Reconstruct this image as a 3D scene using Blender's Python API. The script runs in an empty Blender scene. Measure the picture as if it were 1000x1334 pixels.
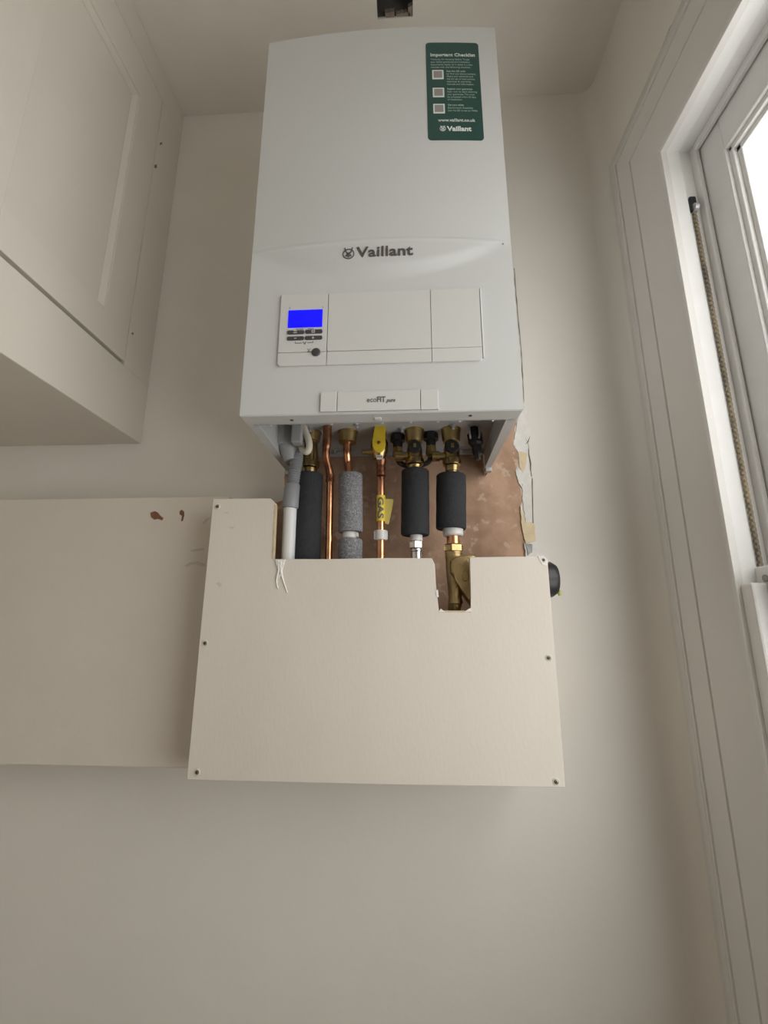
import bpy, bmesh, math, random
from mathutils import Vector, Matrix
random.seed(7)
S = bpy.context.scene
COL = S.collection

# ------------------------------------------------------------------ camera
ZB = 1.75                                   # height of the boiler's lower edge above the floor
F_PX = 593.69
CAM = Vector((0.0393, -0.8813, ZB - 0.2761))
YAW, PIT, ROL = -0.0557, 0.2309, 0.0014
fw = Vector((math.sin(YAW) * math.cos(PIT), math.cos(YAW) * math.cos(PIT), math.sin(PIT)))
r0 = fw.cross(Vector((0, 0, 1))).normalized(); u0 = r0.cross(fw)
rt = r0 * math.cos(ROL) + u0 * math.sin(ROL)
up = -r0 * math.sin(ROL) + u0 * math.cos(ROL)
cd = bpy.data.cameras.new('camera'); cam = bpy.data.objects.new('camera', cd); COL.objects.link(cam)
M = Matrix((rt, up, -fw)).transposed().to_4x4(); M.translation = CAM; cam.matrix_world = M
cd.sensor_fit = 'VERTICAL'; cd.sensor_height = 36; cd.sensor_width = 27
cd.lens = F_PX / 1334 * 36; cd.clip_start = 0.02
S.camera = cam

# ------------------------------------------------------------------ world, daylight, exposure
w = bpy.data.worlds.new('overcast'); S.world = w; w.use_nodes = True
bg = w.node_tree.nodes['Background']
bg.inputs[0].default_value = (1.0, 0.99, 0.965, 1); bg.inputs[1].default_value = 4.5
S.view_settings.view_transform = 'Standard'; S.view_settings.look = 'None'
S.view_settings.gamma = 1; S.view_settings.use_curve_mapping = False
S.view_settings.exposure = -0.10
S.cycles.max_bounces = 14; S.cycles.diffuse_bounces = 9; S.cycles.transparent_max_bounces = 12


def portal(name, loc, rot, sx, sy):
    l = bpy.data.lights.new(name, 'AREA'); l.shape = 'RECTANGLE'; l.size = sx; l.size_y = sy
    l.cycles.is_portal = True
    o = bpy.data.objects.new(name, l); COL.objects.link(o); o.location = loc; o.rotation_euler = rot


XR = 0.497          # window wall
XC = -0.528         # cabinet face
XL = -1.15          # far left wall
YR = -2.7           # rear wall
ZC = ZB + 0.986     # ceiling
YW0, YW1 = -0.222, -1.45   # window opening along the wall; unseen far end widened to let in more light
ZW0, ZW1 = 0.95, ZB + 0.522
portal('window_right_offscreen', (XR + 0.16, (YW0 + YW1) / 2, (ZW0 + ZW1) / 2), (0, math.radians(90), 0), ZW1 - ZW0, YW0 - YW1)


# ------------------------------------------------------------------ pixel helper
def U(px, py, axis, val):
    d = rt * ((px - 500) / F_PX) - up * ((py - 667) / F_PX) + fw
    t = (val - CAM[axis]) / d[axis]
    return CAM + d * t


def Y_(px, py, y=-0.125):
    return U(px, py, 1, y)


def RW(pxw, p):
    """half of a width in photo pixels at point p, in metres"""
    return pxw / 2 * ((Vector(p) - CAM).dot(fw)) / F_PX


# ------------------------------------------------------------------ materials
def mat(name, col, rough=0.5, metal=0.0, var=0.0, scale=8.0, bump=0.0, bscale=120.0, spec=0.5, emit=None, es=1.0,
        col2=None, speck=None, coat=0.0, stretch=None):
    m = bpy.data.materials.new(name); m.use_nodes = True
    nt = m.node_tree; b = nt.nodes['Principled BSDF']
    b.inputs['Roughness'].default_value = rough; b.inputs['Metallic'].default_value = metal
    b.inputs['Specular IOR Level'].default_value = spec
    b.inputs['Base Color'].default_value = (*col, 1)
    b.inputs['Coat Weight'].default_value = coat
    tc = nt.nodes.new('ShaderNodeTexCoord')
    src = tc.outputs['Object']
    if stretch:
        mp = nt.nodes.new('ShaderNodeMapping'); mp.inputs['Scale'].default_value = stretch
        nt.links.new(src, mp.inputs[0]); src = mp.outputs[0]
    if var or col2:
        n = nt.nodes.new('ShaderNodeTexNoise'); n.inputs['Scale'].default_value = scale
        n.inputs['Detail'].default_value = 6; n.inputs['Roughness'].default_value = 0.6
        nt.links.new(src, n.inputs['Vector'])
        r = nt.nodes.new('ShaderNodeValToRGB')
        c2 = col2 if col2 else tuple(c * (1 - var) for c in col)
        r.color_ramp.elements[0].color = (*c2, 1); r.color_ramp.elements[1].color = (*col, 1)
        r.color_ramp.elements[0].position = 0.32; r.color_ramp.elements[1].position = 0.62
        nt.links.new(n.outputs['Fac'], r.inputs[0]); last = r.outputs[0]
        if speck:
            n2 = nt.nodes.new('ShaderNodeTexNoise'); n2.inputs['Scale'].default_value = speck[1]
            n2.inputs['Detail'].default_value = 3
            nt.links.new(src, n2.inputs['Vector'])
            r2 = nt.nodes.new('ShaderNodeValToRGB'); r2.color_ramp.elements[0].position = speck[2]
            r2.color_ramp.elements[1].position = speck[2] + 0.06
            nt.links.new(n2.outputs['Fac'], r2.inputs[0])
            mx = nt.nodes.new('ShaderNodeMixRGB'); nt.links.new(r2.outputs[0], mx.inputs[0])
            nt.links.new(last, mx.inputs[1]); mx.inputs[2].default_value = (*speck[0], 1); last = mx.outputs[0]
        nt.links.new(last, b.inputs['Base Color'])
    if bump:
        n3 = nt.nodes.new('ShaderNodeTexNoise'); n3.inputs['Scale'].default_value = bscale
        n3.inputs['Detail'].default_value = 4
        nt.links.new(src, n3.inputs['Vector'])
        bp = nt.nodes.new('ShaderNodeBump'); bp.inputs['Strength'].default_value = bump
        bp.inputs['Distance'].default_value = 0.002
        nt.links.new(n3.outputs['Fac'], bp.inputs['Height']); nt.links.new(bp.outputs[0], b.inputs['Normal'])
    if emit:
        b.inputs['Emission Color'].default_value = (*emit, 1); b.inputs['Emission Strength'].default_value = es
    return m


m_wall = mat('wall_paint', (0.79, 0.76, 0.71), 0.55, var=0.05, scale=3, bump=0.25, bscale=45, spec=0.3)
m_ceil = mat('ceiling_paint', (0.77, 0.735, 0.675), 0.6, var=0.06, scale=4, bump=0.25, bscale=35, spec=0.3)
m_trim = mat('gloss_paint', (0.72, 0.705, 0.68), 0.32, var=0.03, scale=6, bump=0.12, bscale=60)
m_sash = mat('sash_paint', (0.80, 0.80, 0.79), 0.35, var=0.04, scale=20, bump=0.15, bscale=90)
m_cab = mat('cabinet_paint', (0.66, 0.62, 0.555), 0.42, var=0.04, scale=4, bump=0.15, bscale=40)
m_board = mat('board_paint', (0.68, 0.63, 0.565), 0.45, var=0.05, scale=7, bump=0.10, bscale=260, stretch=(1, 1, 0.35))
m_box = mat('boxing_paint', (0.69, 0.63, 0.555), 0.42, var=0.05, scale=5, bump=0.2, bscale=60)
m_ply = mat('ply_edge', (0.62, 0.50, 0.33), 0.7, var=0.3, scale=60)
m_raw = mat('bare_plaster', (0.56, 0.37, 0.26), 0.85, col2=(0.36, 0.23, 0.16), scale=14, bump=0.6, bscale=60, spec=0.15,
            speck=((0.58, 0.42, 0.32), 45, 0.60))
m_cream = mat('old_cream_paint', (0.78, 0.64, 0.42), 0.6, var=0.15, scale=40, bump=0.4, bscale=80)
m_flake = mat('flaked_white_paint', (0.80, 0.78, 0.74), 0.6, var=0.10, scale=50, bump=0.5, bscale=90)
m_grey_fill = mat('grey_filler', (0.50, 0.49, 0.50), 0.7, var=0.4, scale=60, bump=0.6)
m_crack = mat('crack_shade', (0.20, 0.17, 0.13), 0.9, var=0.3, scale=80)  # dark colour paints in the shade inside the cracks; nicks share it
m_brown = mat('brown_chip', (0.22, 0.10, 0.05), 0.7, var=0.3, scale=90)
m_scuff = mat('scuff_grey', (0.58, 0.545, 0.49), 0.6, var=0.1, scale=60)
m_floor = mat('floor_boards', (0.38, 0.32, 0.26), 0.5, var=0.3, scale=10)
m_hole = mat('dark_grey_shaft', (0.13, 0.12, 0.11), 0.95, var=0.3, scale=20)  # dark grey all over the shaft above the ceiling hole
m_lath = mat('broken_lath', (0.30, 0.26, 0.22), 0.9, var=0.4, scale=50, bump=0.5)

m_case = mat('boiler_white', (0.575, 0.585, 0.58), 0.30, var=0.01, scale=4, spec=0.5)
m_plate = mat('boiler_steel_grey', (0.50, 0.51, 0.51), 0.4, var=0.05, scale=20)
m_metalgrey = mat('galvanised', (0.55, 0.56, 0.58), 0.38, metal=0.6, var=0.15, scale=30)
m_panel = mat('panel_plastic', (0.60, 0.60, 0.585), 0.4, var=0.01)
m_seam = mat('seam_dark', (0.25, 0.25, 0.245), 0.6, var=0.1)
m_logo = mat('logo_grey', (0.085, 0.078, 0.07), 0.4, var=0.05)
m_btn = mat('button_charcoal', (0.055, 0.055, 0.06), 0.45, var=0.1, scale=60)
m_print = mat('print_dark', (0.12, 0.12, 0.12), 0.5, var=0.05)
m_icon = mat('icon_pale', (0.6, 0.6, 0.6), 0.5, var=0.05)
m_lcd = mat('display_blue', (0.0, 0.0, 0.5), 0.2, emit=(0.0, 0.0, 1.0), es=1.0, var=0.01)
m_green = mat('sticker_green', (0.014, 0.066, 0.054), 0.45, var=0.06, scale=30)
m_stxt = mat('sticker_print', (0.72, 0.76, 0.72), 0.5, var=0.03)
m_stxt2 = mat('sticker_fine_print', (0.33, 0.44, 0.39), 0.5, var=0.03)
m_stgrey = mat('sticker_grey', (0.30, 0.28, 0.27), 0.5, var=0.15, scale=900)

m_copper = mat('copper', (0.80, 0.40, 0.23), 0.24, metal=1.0, col2=(0.55, 0.24, 0.13), scale=45, bump=0.05)
m_copper_d = mat('copper_tarnished', (0.50, 0.22, 0.12), 0.38, metal=1.0, col2=(0.16, 0.08, 0.05), scale=60)
m_brass = mat('brass', (0.52, 0.39, 0.18), 0.27, metal=1.0, col2=(0.27, 0.19, 0.09), scale=30, bump=0.08)
m_brass_d = mat('brass_dull', (0.50, 0.375, 0.175), 0.42, metal=1.0, col2=(0.28, 0.20, 0.10), scale=30, bump=0.2)
m_bronze = mat('cast_brass', (0.52, 0.40, 0.20), 0.45, metal=1.0, col2=(0.38, 0.28, 0.14), scale=25, bump=0.35, bscale=260)
m_chrome = mat('chrome', (0.72, 0.73, 0.75), 0.12, metal=1.0, var=0.08, scale=40)
m_foam = mat('black_foam', (0.035, 0.036, 0.040), 0.85, var=0.25, scale=200, bump=0.6, bscale=500, spec=0.3)
m_gfoam = mat('grey_foam', (0.27, 0.27, 0.285), 0.9, col2=(0.13, 0.13, 0.14), scale=330, bump=0.7, bscale=420, spec=0.2,
              speck=((0.42, 0.42, 0.44), 420, 0.60))
m_white_pl = mat('white_plastic', (0.66, 0.66, 0.66), 0.4, var=0.02)
m_clip = mat('clip_plastic', (0.66, 0.65, 0.64), 0.35, var=0.08, scale=60)
m_gpl = mat('grey_plastic', (0.25, 0.26, 0.275), 0.45, var=0.04)
m_lgpl = mat('light_grey_plastic', (0.36, 0.365, 0.37), 0.45, var=0.04)
m_cream_pl = mat('cream_hose', (0.70, 0.66, 0.56), 0.4, var=0.04)
m_black = mat('black_plastic', (0.018, 0.018, 0.021), 0.4, var=0.2, scale=50)
m_yellow = mat('yellow_lever', (0.72, 0.52, 0.03), 0.42, var=0.12, scale=60)
m_ytape = mat('yellow_tape', (0.80, 0.60, 0.05), 0.4, var=0.05)
m_ytail = mat('pale_yellow_tape', (0.66, 0.55, 0.16), 0.5, var=0.1, scale=80)
m_olive = mat('brass_green', (0.45, 0.45, 0.12), 0.5, var=0.2)
m_chain = mat('sash_chain', (0.45, 0.37, 0.25), 0.6, metal=0.3, col2=(0.16, 0.14, 0.12), scale=14)
m_screw = mat('screw_steel', (0.35, 0.33, 0.30), 0.4, metal=0.9, var=0.4, scale=120)
m_screwhole = mat('screw_rust', (0.10, 0.075, 0.05), 0.7, var=0.4, scale=200)

mg = bpy.data.materials.new('window_glass'); mg.use_nodes = True
nt = mg.node_tree; nt.nodes.remove(nt.nodes['Principled BSDF'])
tr = nt.nodes.new('ShaderNodeBsdfTransparent'); tr.inputs[0].default_value = (0.97, 0.97, 0.965, 1); gl = nt.nodes.new('ShaderNodeBsdfGlossy')
gl.inputs['Roughness'].default_value = 0.05
mixs = nt.nodes.new('ShaderNodeMixShader'); mixs.inputs[0].default_value = 0.04
nt.links.new(tr.outputs[0], mixs.inputs[1]); nt.links.new(gl.outputs[0], mixs.inputs[2])
nt.links.new(mixs.outputs[0], nt.nodes['Material Output'].inputs[0])


# ------------------------------------------------------------------ mesh helpers
ORG = {}


def thing(name, label, cat, loc, group=None, kind=None):
    o = bpy.data.objects.new(name, None); COL.objects.link(o); o.location = loc
    o.empty_display_size = 0.05
    if label: o['label'] = label
    if cat: o['category'] = cat
    if group: o['group'] = group
    if kind: o['kind'] = kind
    ORG[o.name] = Vector(loc)
    return o


def obj(name, bm, m, parent=None, label=None, cat=None, group=None, kind=None, smooth=False, mats=None):
    bmesh.ops.recalc_face_normals(bm, faces=bm.faces)
    if parent is not None:
        off = ORG[parent.name]
    else:
        c = [v.co for v in bm.verts]
        off = Vector(((min(v.x for v in c) + max(v.x for v in c)) / 2, (min(v.y for v in c) + max(v.y for v in c)) / 2, min(v.z for v in c)))
    for v in bm.verts: v.co -= off
    me = bpy.data.meshes.new(name); bm.to_mesh(me); bm.free()
    for mm in (mats or [m]): me.materials.append(mm)
    o = bpy.data.objects.new(name, me); COL.objects.link(o)
    if smooth:
        for p in me.polygons: p.use_smooth = True
        me.set_sharp_from_angle(angle=math.radians(38))
    if parent is not None:
        o.parent = parent
    else:
        o.location = off
    ORG[o.name] = off
    if label: o['label'] = label
    if cat: o['category'] = cat
    if group: o['group'] = group
    if kind: o['kind'] = kind
    return o


def NB(): return bmesh.new()


def box(bm, x0, x1, y0, y1, z0, z1, bev=0.0, seg=2):
    vs = [bm.verts.new((x, y, z)) for x in (x0, x1) for y in (y0, y1) for z in (z0, z1)]
    fs = [(0, 1, 3, 2), (4, 6, 7, 5), (0, 4, 5, 1), (2, 3, 7, 6), (0, 2, 6, 4), (1, 5, 7, 3)]
    faces = [bm.faces.new([vs[i] for i in f]) for f in fs]
    if bev:
        es = list({e for f in faces for e in f.edges})
        bmesh.ops.bevel(bm, geom=es, offset=bev, segments=seg, affect='EDGES', profile=0.5)
    return bm


def prism(bm, pts, axis, a, b, bev=0.0):
    """outline of 2-D points extruded along an axis from a to b. axis 1: pts are (x,z); axis 0: (y,z); axis 2: (x,y)"""
    def mk(p, t):
        return {0: (t, p[0], p[1]), 1: (p[0], t, p[1]), 2: (p[0], p[1], t)}[axis]
    va = [bm.verts.new(mk(p, a)) for p in pts]; vb = [bm.verts.new(mk(p, b)) for p in pts]
    n = len(pts)
    f1 = bm.faces.new(va); f2 = bm.faces.new(vb[::-1])
    for i in range(n): bm.faces.new((va[i], vb[i], vb[(i + 1) % n], va[(i + 1) % n]))
    if bev:
        es = list(f1.edges) if abs(a) > abs(b) else list(f2.edges)
        bmesh.ops.bevel(bm, geom=es, offset=bev, segments=2, affect='EDGES', profile=0.5)
    return bm


def tube(bm, pts, rad, seg=20, cap=True, start=0.0):
    pts = [Vector(p) for p in pts]; n = len(pts)
    if not hasattr(rad, '__len__'): rad = [rad] * n
    tang = []
    for i in range(n):
        a = pts[max(i - 1, 0)]; b = pts[min(i + 1, n - 1)]
        t = b - a
        if t.length < 1e-9: t = tang[-1] if tang else Vector((0, 0, 1))
        tang.append(t.normalized())
    t0 = tang[0]; ref = Vector((0, -1, 0)) if abs(t0.y) < 0.9 else Vector((1, 0, 0))
    nv = (ref - t0 * ref.dot(t0)).normalized(); rings = []
    for i in range(n):
        if i:
            q = tang[i - 1].rotation_difference(tang[i]); nv = q @ nv
            nv = (nv - tang[i] * nv.dot(tang[i])).normalized()
        bn = tang[i].cross(nv)
        rings.append([bm.verts.new(pts[i] + (nv * math.cos(start + 2 * math.pi * k / seg) + bn * math.sin(start + 2 * math.pi * k / seg)) * rad[i]) for k in range(seg)])
    for i in range(n - 1):
        for k in range(seg):
            bm.faces.new((rings[i][k], rings[i][(k + 1) % seg], rings[i + 1][(k + 1) % seg], rings[i + 1][k]))
    if cap:
        bm.faces.new(rings[0][::-1]); bm.faces.new(rings[-1])
    return bm


def lathe(bm, base, axis, prof, seg=24, start=0.0):
    """prof: list of (distance along axis, radius)"""
    base = Vector(base); axis = Vector(axis).normalized()
    ref = Vector((0, -1, 0)) if abs(axis.y) < 0.9 else Vector((1, 0, 0))
    nv = (ref - axis * ref.dot(axis)).normalized(); bn = axis.cross(nv)
    rings = []
    for d, r in prof:
        r = max(r, 1e-5)
        rings.append([bm.verts.new(base + axis * d + (nv * math.cos(start + 2 * math.pi * k / seg) + bn * math.sin(start + 2 * math.pi * k / seg)) * r) for k in range(seg)])
    for i in range(len(rings) - 1):
        for k in range(seg):
            bm.faces.new((rings[i][k], rings[i][(k + 1) % seg], rings[i + 1][(k + 1) % seg], rings[i + 1][k]))
    bm.faces.new(rings[0][::-1]); bm.faces.new(rings[-1])
    return bm


def smoothpath(pts, n=8):
    """Catmull-Rom through the points"""
    P = [Vector(p) for p in pts]; out = []
    for i in range(len(P) - 1):
        p0 = P[max(i - 1, 0)]; p1 = P[i]; p2 = P[i + 1]; p3 = P[min(i + 2, len(P) - 1)]
        for k in range(n):
            t = k / n
            out.append(0.5 * ((2 * p1) + (p2 - p0) * t + (2 * p0 - 5 * p1 + 4 * p2 - p3) * t * t + (3 * p1 - p0 - 3 * p2 + p3) * t ** 3))
    out.append(P[-1]); return out


def text(name, s, size, m, parent, x, y, z, bold=0.0, align='LEFT', shear=0.0, depth=0.0003, width=None, rotz=0.0, spacing=1.0):
    """flat lettering facing the room (-Y); x is left edge or centre, z the baseline"""
    c = bpy.data.curves.new(name, 'FONT'); c.body = s; c.size = size; c.offset = bold; c.align_x = align; c.shear = shear
    c.extrude = depth; c.resolution_u = 2; c.space_character = spacing
    t = bpy.data.objects.new(name, c); COL.objects.link(t)
    dg = bpy.context.evaluated_depsgraph_get(); dg.update()
    me = bpy.data.meshes.new_from_object(t.evaluated_get(dg))
    bpy.data.objects.remove(t); bpy.data.curves.remove(c)
    bm = bmesh.new(); bm.from_mesh(me); bpy.data.meshes.remove(me)
    if width:
        xs = [v.co.x for v in bm.verts]; k = width / (max(xs) - min(xs)); x0 = min(xs) if align == 'LEFT' else 0
        for v in bm.verts: v.co.x = (v.co.x - x0) * k
    R = Matrix.Translation((x, y, z)) @ Matrix.Rotation(rotz, 4, 'Y') @ Matrix.Rotation(math.radians(90), 4, 'X')
    for v in bm.verts: v.co = R @ v.co
    return obj(name, bm, m, parent)


def rrect(x0, x1, z0, z1, r, n=4, corners=(1, 1, 1, 1)):
    pts = []
    for (cx, cz, a0, on) in ((x1 - r, z1 - r, 0, corners[0]), (x0 + r, z1 - r, 90, corners[1]), (x0 + r, z0 + r, 180, corners[2]), (x1 - r, z0 + r, 270, corners[3])):
        if on:
            for k in range(n + 1):
                a = math.radians(a0 + 90 * k / n); pts.append((cx + r * math.cos(a), cz + r * math.sin(a)))
        else:
            a = math.radians(a0 + 45); s = r * math.sqrt(2); pts.append((cx + s * math.cos(a), cz + s * math.sin(a)))
    return pts


def pxpoly(pts, y):
    return [(q.x, q.z) for q in (U(p[0], p[1], 1, y) for p in pts)]


def jag(pts, amp, n):
    """subdivide a closed outline with random offsets"""
    out = []
    for i, p in enumerate(pts):
        q = pts[(i + 1) % len(pts)]
        L = math.hypot(q[0] - p[0], q[1] - p[1]); k = max(1, int(L / n))
        nx, nz = (-(q[1] - p[1]) / (L + 1e-9), (q[0] - p[0]) / (L + 1e-9))
        for j in range(k):
            t = j / k; a = random.uniform(-amp, amp) if j else 0
            out.append((p[0] + (q[0] - p[0]) * t + nx * a, p[1] + (q[1] - p[1]) * t + nz * a))
    return out


# ================================================================== THE ROOM
bm = NB(); box(bm, XL - 0.15, XR + 0.2, 0, 0.15, 0, ZC)
wall_back = obj('wall_back', bm, m_wall, kind='structure', label='painted plaster wall carrying the boiler')

# window wall with its opening and a soft plastered corner
bm = NB()
TX = XR + 0.2
box(bm, XR, TX, -0.205, 0, 0, ZC)
box(bm, XR, TX, YR, YW1 - 0.017, 0, ZC)
box(bm, XR, TX, YW1 - 0.017, -0.205, 0, ZW0)
box(bm, XR, TX, YW1 - 0.017, -0.205, ZW1 + 0.017, ZC)
rr = 0.030
fil = [(XR + 0.001, 0.001), (XR - rr, 0.001)] + [(XR - rr + rr * math.sin(a), -rr + rr * math.cos(a)) for a in [math.radians(k * 9) for k in range(0, 11)]] + [(XR + 0.001, -rr)]
prism(bm, fil, 2, 0, ZC)
wall_right = obj('wall_right', bm, m_wall, kind='structure', label='painted plaster wall around the sash window', smooth=True)

bm = NB(); box(bm, XL - 0.15, XL, YR, 0, 0, ZC)
obj('wall_left', bm, m_wall, kind='structure', label='painted wall behind the wall cabinet')
bm = NB()
box(bm, XL - 0.15, TX, YR - 0.15, YR, 0, ZC)
obj('wall_rear', bm, m_wall, kind='structure', label='painted wall facing the boiler')
bm = NB(); box(bm, XL - 0.15, TX, YR - 0.15, 0.15, -0.1, 0)
obj('floor', bm, m_floor, kind='structure', label='dark boarded floor')

# ceiling with a rough rectangular hole
HX0, HX1, HY0, HY1 = -0.016, 0.060, -0.33, -0.168
bm = NB()
box(bm, XL - 0.15, HX0, YR - 0.15, 0.15, ZC, ZC + 0.03); box(bm, HX1, TX, YR - 0.15, 0.15, ZC, ZC + 0.03)
box(bm, HX0, HX1, YR - 0.15, HY0, ZC, ZC + 0.03); box(bm, HX0, HX1, HY1, 0.15, ZC, ZC + 0.03)
ceiling = obj('ceiling', bm, m_ceil, kind='structure', label='painted plaster ceiling with a rough hole')
bm = NB()
e = 0.0005
for (a, b, c, d) in ((HX0 - 0.012, HX0 + e, HY0, HY1), (HX1 - e, HX1 + 0.012, HY0, HY1), (HX0 - 0.012, HX1 + 0.012, HY0 - 0.012, HY0 + e), (HX0 - 0.012, HX1 + 0.012, HY1 - e, HY1 + 0.012)):
    box(bm, a, b, c, d, ZC + 0.006, ZC + 0.75)
box(bm, HX0 - 0.012, HX1 + 0.012, HY0 - 0.012, HY1 + 0.012, ZC + 0.75, ZC + 0.76)
obj('hole_shaft', bm, m_hole, ceiling, label='dark shaft above the ceiling hole')
for (x0, x1, ln) in ((0.000, 0.021, 0.010), (0.024, 0.054, 0.006), (0.050, 0.060, 0.018)):
    bm = NB()
    prism(bm, jag([(x0, HY1 + 0.004), (x1, HY1 + 0.004), (x1, HY1 - ln), (x0, HY1 - ln * 0.8)], 0.0012, 0.004), 2, ZC + 0.003, ZC + 0.014)
    obj('broken_edge', bm, m_lath, ceiling)

# bare plaster under the boiler and the torn layers of paint beside it
patch = [(350, 840), (357, 735), (357, 655), (369, 652), (374, 560), (640, 480), (662, 420), (672, 470), (676, 530), (670, 560), (668, 580), (674, 589), (675, 604), (671, 616), (677, 635),
         (680, 653), (677, 662), (678, 677), (682, 694), (683, 735), (690, 840)]
bm = NB(); prism(bm, jag(pxpoly(patch, 0), 0.0012, 0.006), 1, 0.004, -0.0008)
obj('bare_patch', bm, m_raw, wall_back, label='bare brown plaster')


def flake(name, pts, m, t, amp=0.0009):
    bm = NB(); prism(bm, jag(pxpoly(pts, 0), amp, 0.004), 1, 0.002, -t)
    return obj(name, bm, m, wall_back)


flake('white_strip', [(660, 350), (668, 340), (673, 395), (678, 455), (683, 520), (690, 566), (687, 590), (691, 622), (693, 680), (685, 683), (680, 652), (680, 622), (676, 604), (674, 589), (668, 580), (672, 560), (676, 530), (670, 470), (664, 420)], m_flake, 0.0022)
flake('cream_layer', [(675, 589), (686, 591), (685, 604), (681, 616), (676, 608)], m_cream, 0.0030)
flake('cream_layer', [(677, 660), (679, 687), (684, 708), (697, 706), (695, 682), (683, 681)], m_cream, 0.0042)
flake('white_flake', [(671, 614), (676, 610), (680, 622), (679, 636), (675, 630)], m_flake, 0.0036)
flake('filler_lump', [(682, 708), (697, 706), (706, 712), (708, 726), (684, 726)], m_flake, 0.006)
flake('filler_lump', [(683, 708), (692, 710), (692, 720), (686, 724)], m_grey_fill, 0.0075)


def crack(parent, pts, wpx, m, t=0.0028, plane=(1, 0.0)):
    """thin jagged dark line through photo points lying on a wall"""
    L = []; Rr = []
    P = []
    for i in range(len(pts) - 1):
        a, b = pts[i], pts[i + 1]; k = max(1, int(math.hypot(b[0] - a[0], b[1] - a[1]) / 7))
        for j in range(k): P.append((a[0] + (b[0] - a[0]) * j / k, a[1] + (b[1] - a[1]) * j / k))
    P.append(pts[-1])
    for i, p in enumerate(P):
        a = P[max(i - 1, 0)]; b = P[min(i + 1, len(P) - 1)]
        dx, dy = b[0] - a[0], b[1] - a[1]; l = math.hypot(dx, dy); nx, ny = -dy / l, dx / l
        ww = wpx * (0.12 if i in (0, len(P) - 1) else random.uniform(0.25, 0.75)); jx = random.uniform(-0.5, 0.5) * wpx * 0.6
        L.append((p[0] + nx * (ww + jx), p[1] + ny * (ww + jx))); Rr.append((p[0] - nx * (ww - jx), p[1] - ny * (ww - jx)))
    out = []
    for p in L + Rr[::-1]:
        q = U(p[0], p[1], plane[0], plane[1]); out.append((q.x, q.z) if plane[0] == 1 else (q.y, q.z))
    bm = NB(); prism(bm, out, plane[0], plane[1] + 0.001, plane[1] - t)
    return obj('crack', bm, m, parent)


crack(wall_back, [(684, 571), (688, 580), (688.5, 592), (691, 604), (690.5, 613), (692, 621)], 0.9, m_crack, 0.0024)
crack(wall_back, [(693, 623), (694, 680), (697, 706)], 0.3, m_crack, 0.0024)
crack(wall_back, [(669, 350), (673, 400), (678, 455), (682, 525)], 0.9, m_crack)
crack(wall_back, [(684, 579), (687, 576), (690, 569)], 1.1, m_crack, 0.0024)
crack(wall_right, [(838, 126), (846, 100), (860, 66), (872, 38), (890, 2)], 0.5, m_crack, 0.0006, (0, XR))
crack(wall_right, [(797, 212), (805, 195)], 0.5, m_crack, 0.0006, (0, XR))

# ------------------------------------------------------------------ window trim: stepped architrave swept with a mitre
PROF = [(0.0, 0.0), (0.0, 0.010), (0.006, 0.014), (0.0835, 0.014), (0.0845, 0.0115), (0.0860, 0.0115), (0.0870, 0.0150), (0.1310, 0.0150), (0.1318, 0.0130), (0.1330, 0.0130),
        (0.1340, 0.0165), (0.1380, 0.0165), (0.1390, 0.0148), (0.1400, 0.0148), (0.1410, 0.0160), (0.165, 0.013), (0.179, 0.005), (0.179, 0.0)]


def sweep(name, stations):
    bm = NB(); rings = []
    for st in stations: rings.append([bm.verts.new(st(s, h)) for s, h in PROF])
    n = len(PROF)
    for a, b in zip(rings, rings[1:]):
        for k in range(n): bm.faces.new((a[k], a[(k + 1) % n], b[(k + 1) % n], b[k]))
    bm.faces.new(rings[0]); bm.faces.new(rings[-1][::-1])
    return bm


XP = XR + 0.0005
trim = thing('trim_1', 'stepped white painted architrave around the sash window', None, (XR, YW0, 0), kind='structure')
b1 = sweep('jamb', [lambda s, h: (XP - h, YW0 + s, 0.0), lambda s, h: (XP - h, YW0 + s, ZW1 + s)])
obj('architrave_jamb', b1, m_trim, trim, smooth=True)
b1 = sweep('head', [lambda s, h: (XP - h, YW0 + s, ZW1 + s), lambda s, h: (XP - h, YW1 - s, ZW1 + s)])
obj('architrave_head', b1, m_trim, trim, smooth=True)
b1 = sweep('jamb', [lambda s, h: (XP - h, YW1 - s, 0.0), lambda s, h: (XP - h, YW1 - s, ZW1 + s)])
obj('architrave_jamb', b1, m_trim, trim, smooth=True)

# ------------------------------------------------------------------ sash window
win = thing('window_1', 'white painted wooden sliding sash window with rusty chain', None, (XR + 0.05, (YW0 + YW1) / 2, ZW0), kind='structure')
bm = NB()        # inner lining beside the architrave
box(bm, XR - 0.002, 0.520, -0.2215, -0.200, ZW0, ZW1 + 0.02, 0.003)
obj('jamb_lining', bm, m_sash, win)
bm = NB(); box(bm, XR - 0.002, 0.520, YW1 - 0.02, YW1, ZW0, ZW1 + 0.02, 0.003); obj('jamb_lining', bm, m_sash, win)
bm = NB(); box(bm, XR - 0.002, 0.520, YW1 - 0.02, -0.200, ZW1, ZW1 + 0.02, 0.003); obj('head_lining', bm, m_sash, win)
bm = NB(); box(bm, 0.519, 0.690, -0.214, -0.200, ZW0, ZW1 + 0.02); obj('pulley_stile', bm, m_sash, win)
bm = NB(); box(bm, 0.519, 0.690, YW1 - 0.02, YW1 - 0.008, ZW0, ZW1 + 0.02); obj('pulley_stile', bm, m_sash, win)
bm = NB(); box(bm, 0.519, 0.690, YW1 - 0.02, -0.200, ZW1 + 0.006, ZW1 + 0.02); obj('head_board', bm, m_sash, win)
bm = NB(); box(bm, 0.541, 0.549, -0.227, -0.206, ZW0, ZW1 + 0.008, 0.002); obj('parting_bead', bm, m_sash, win)
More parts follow.
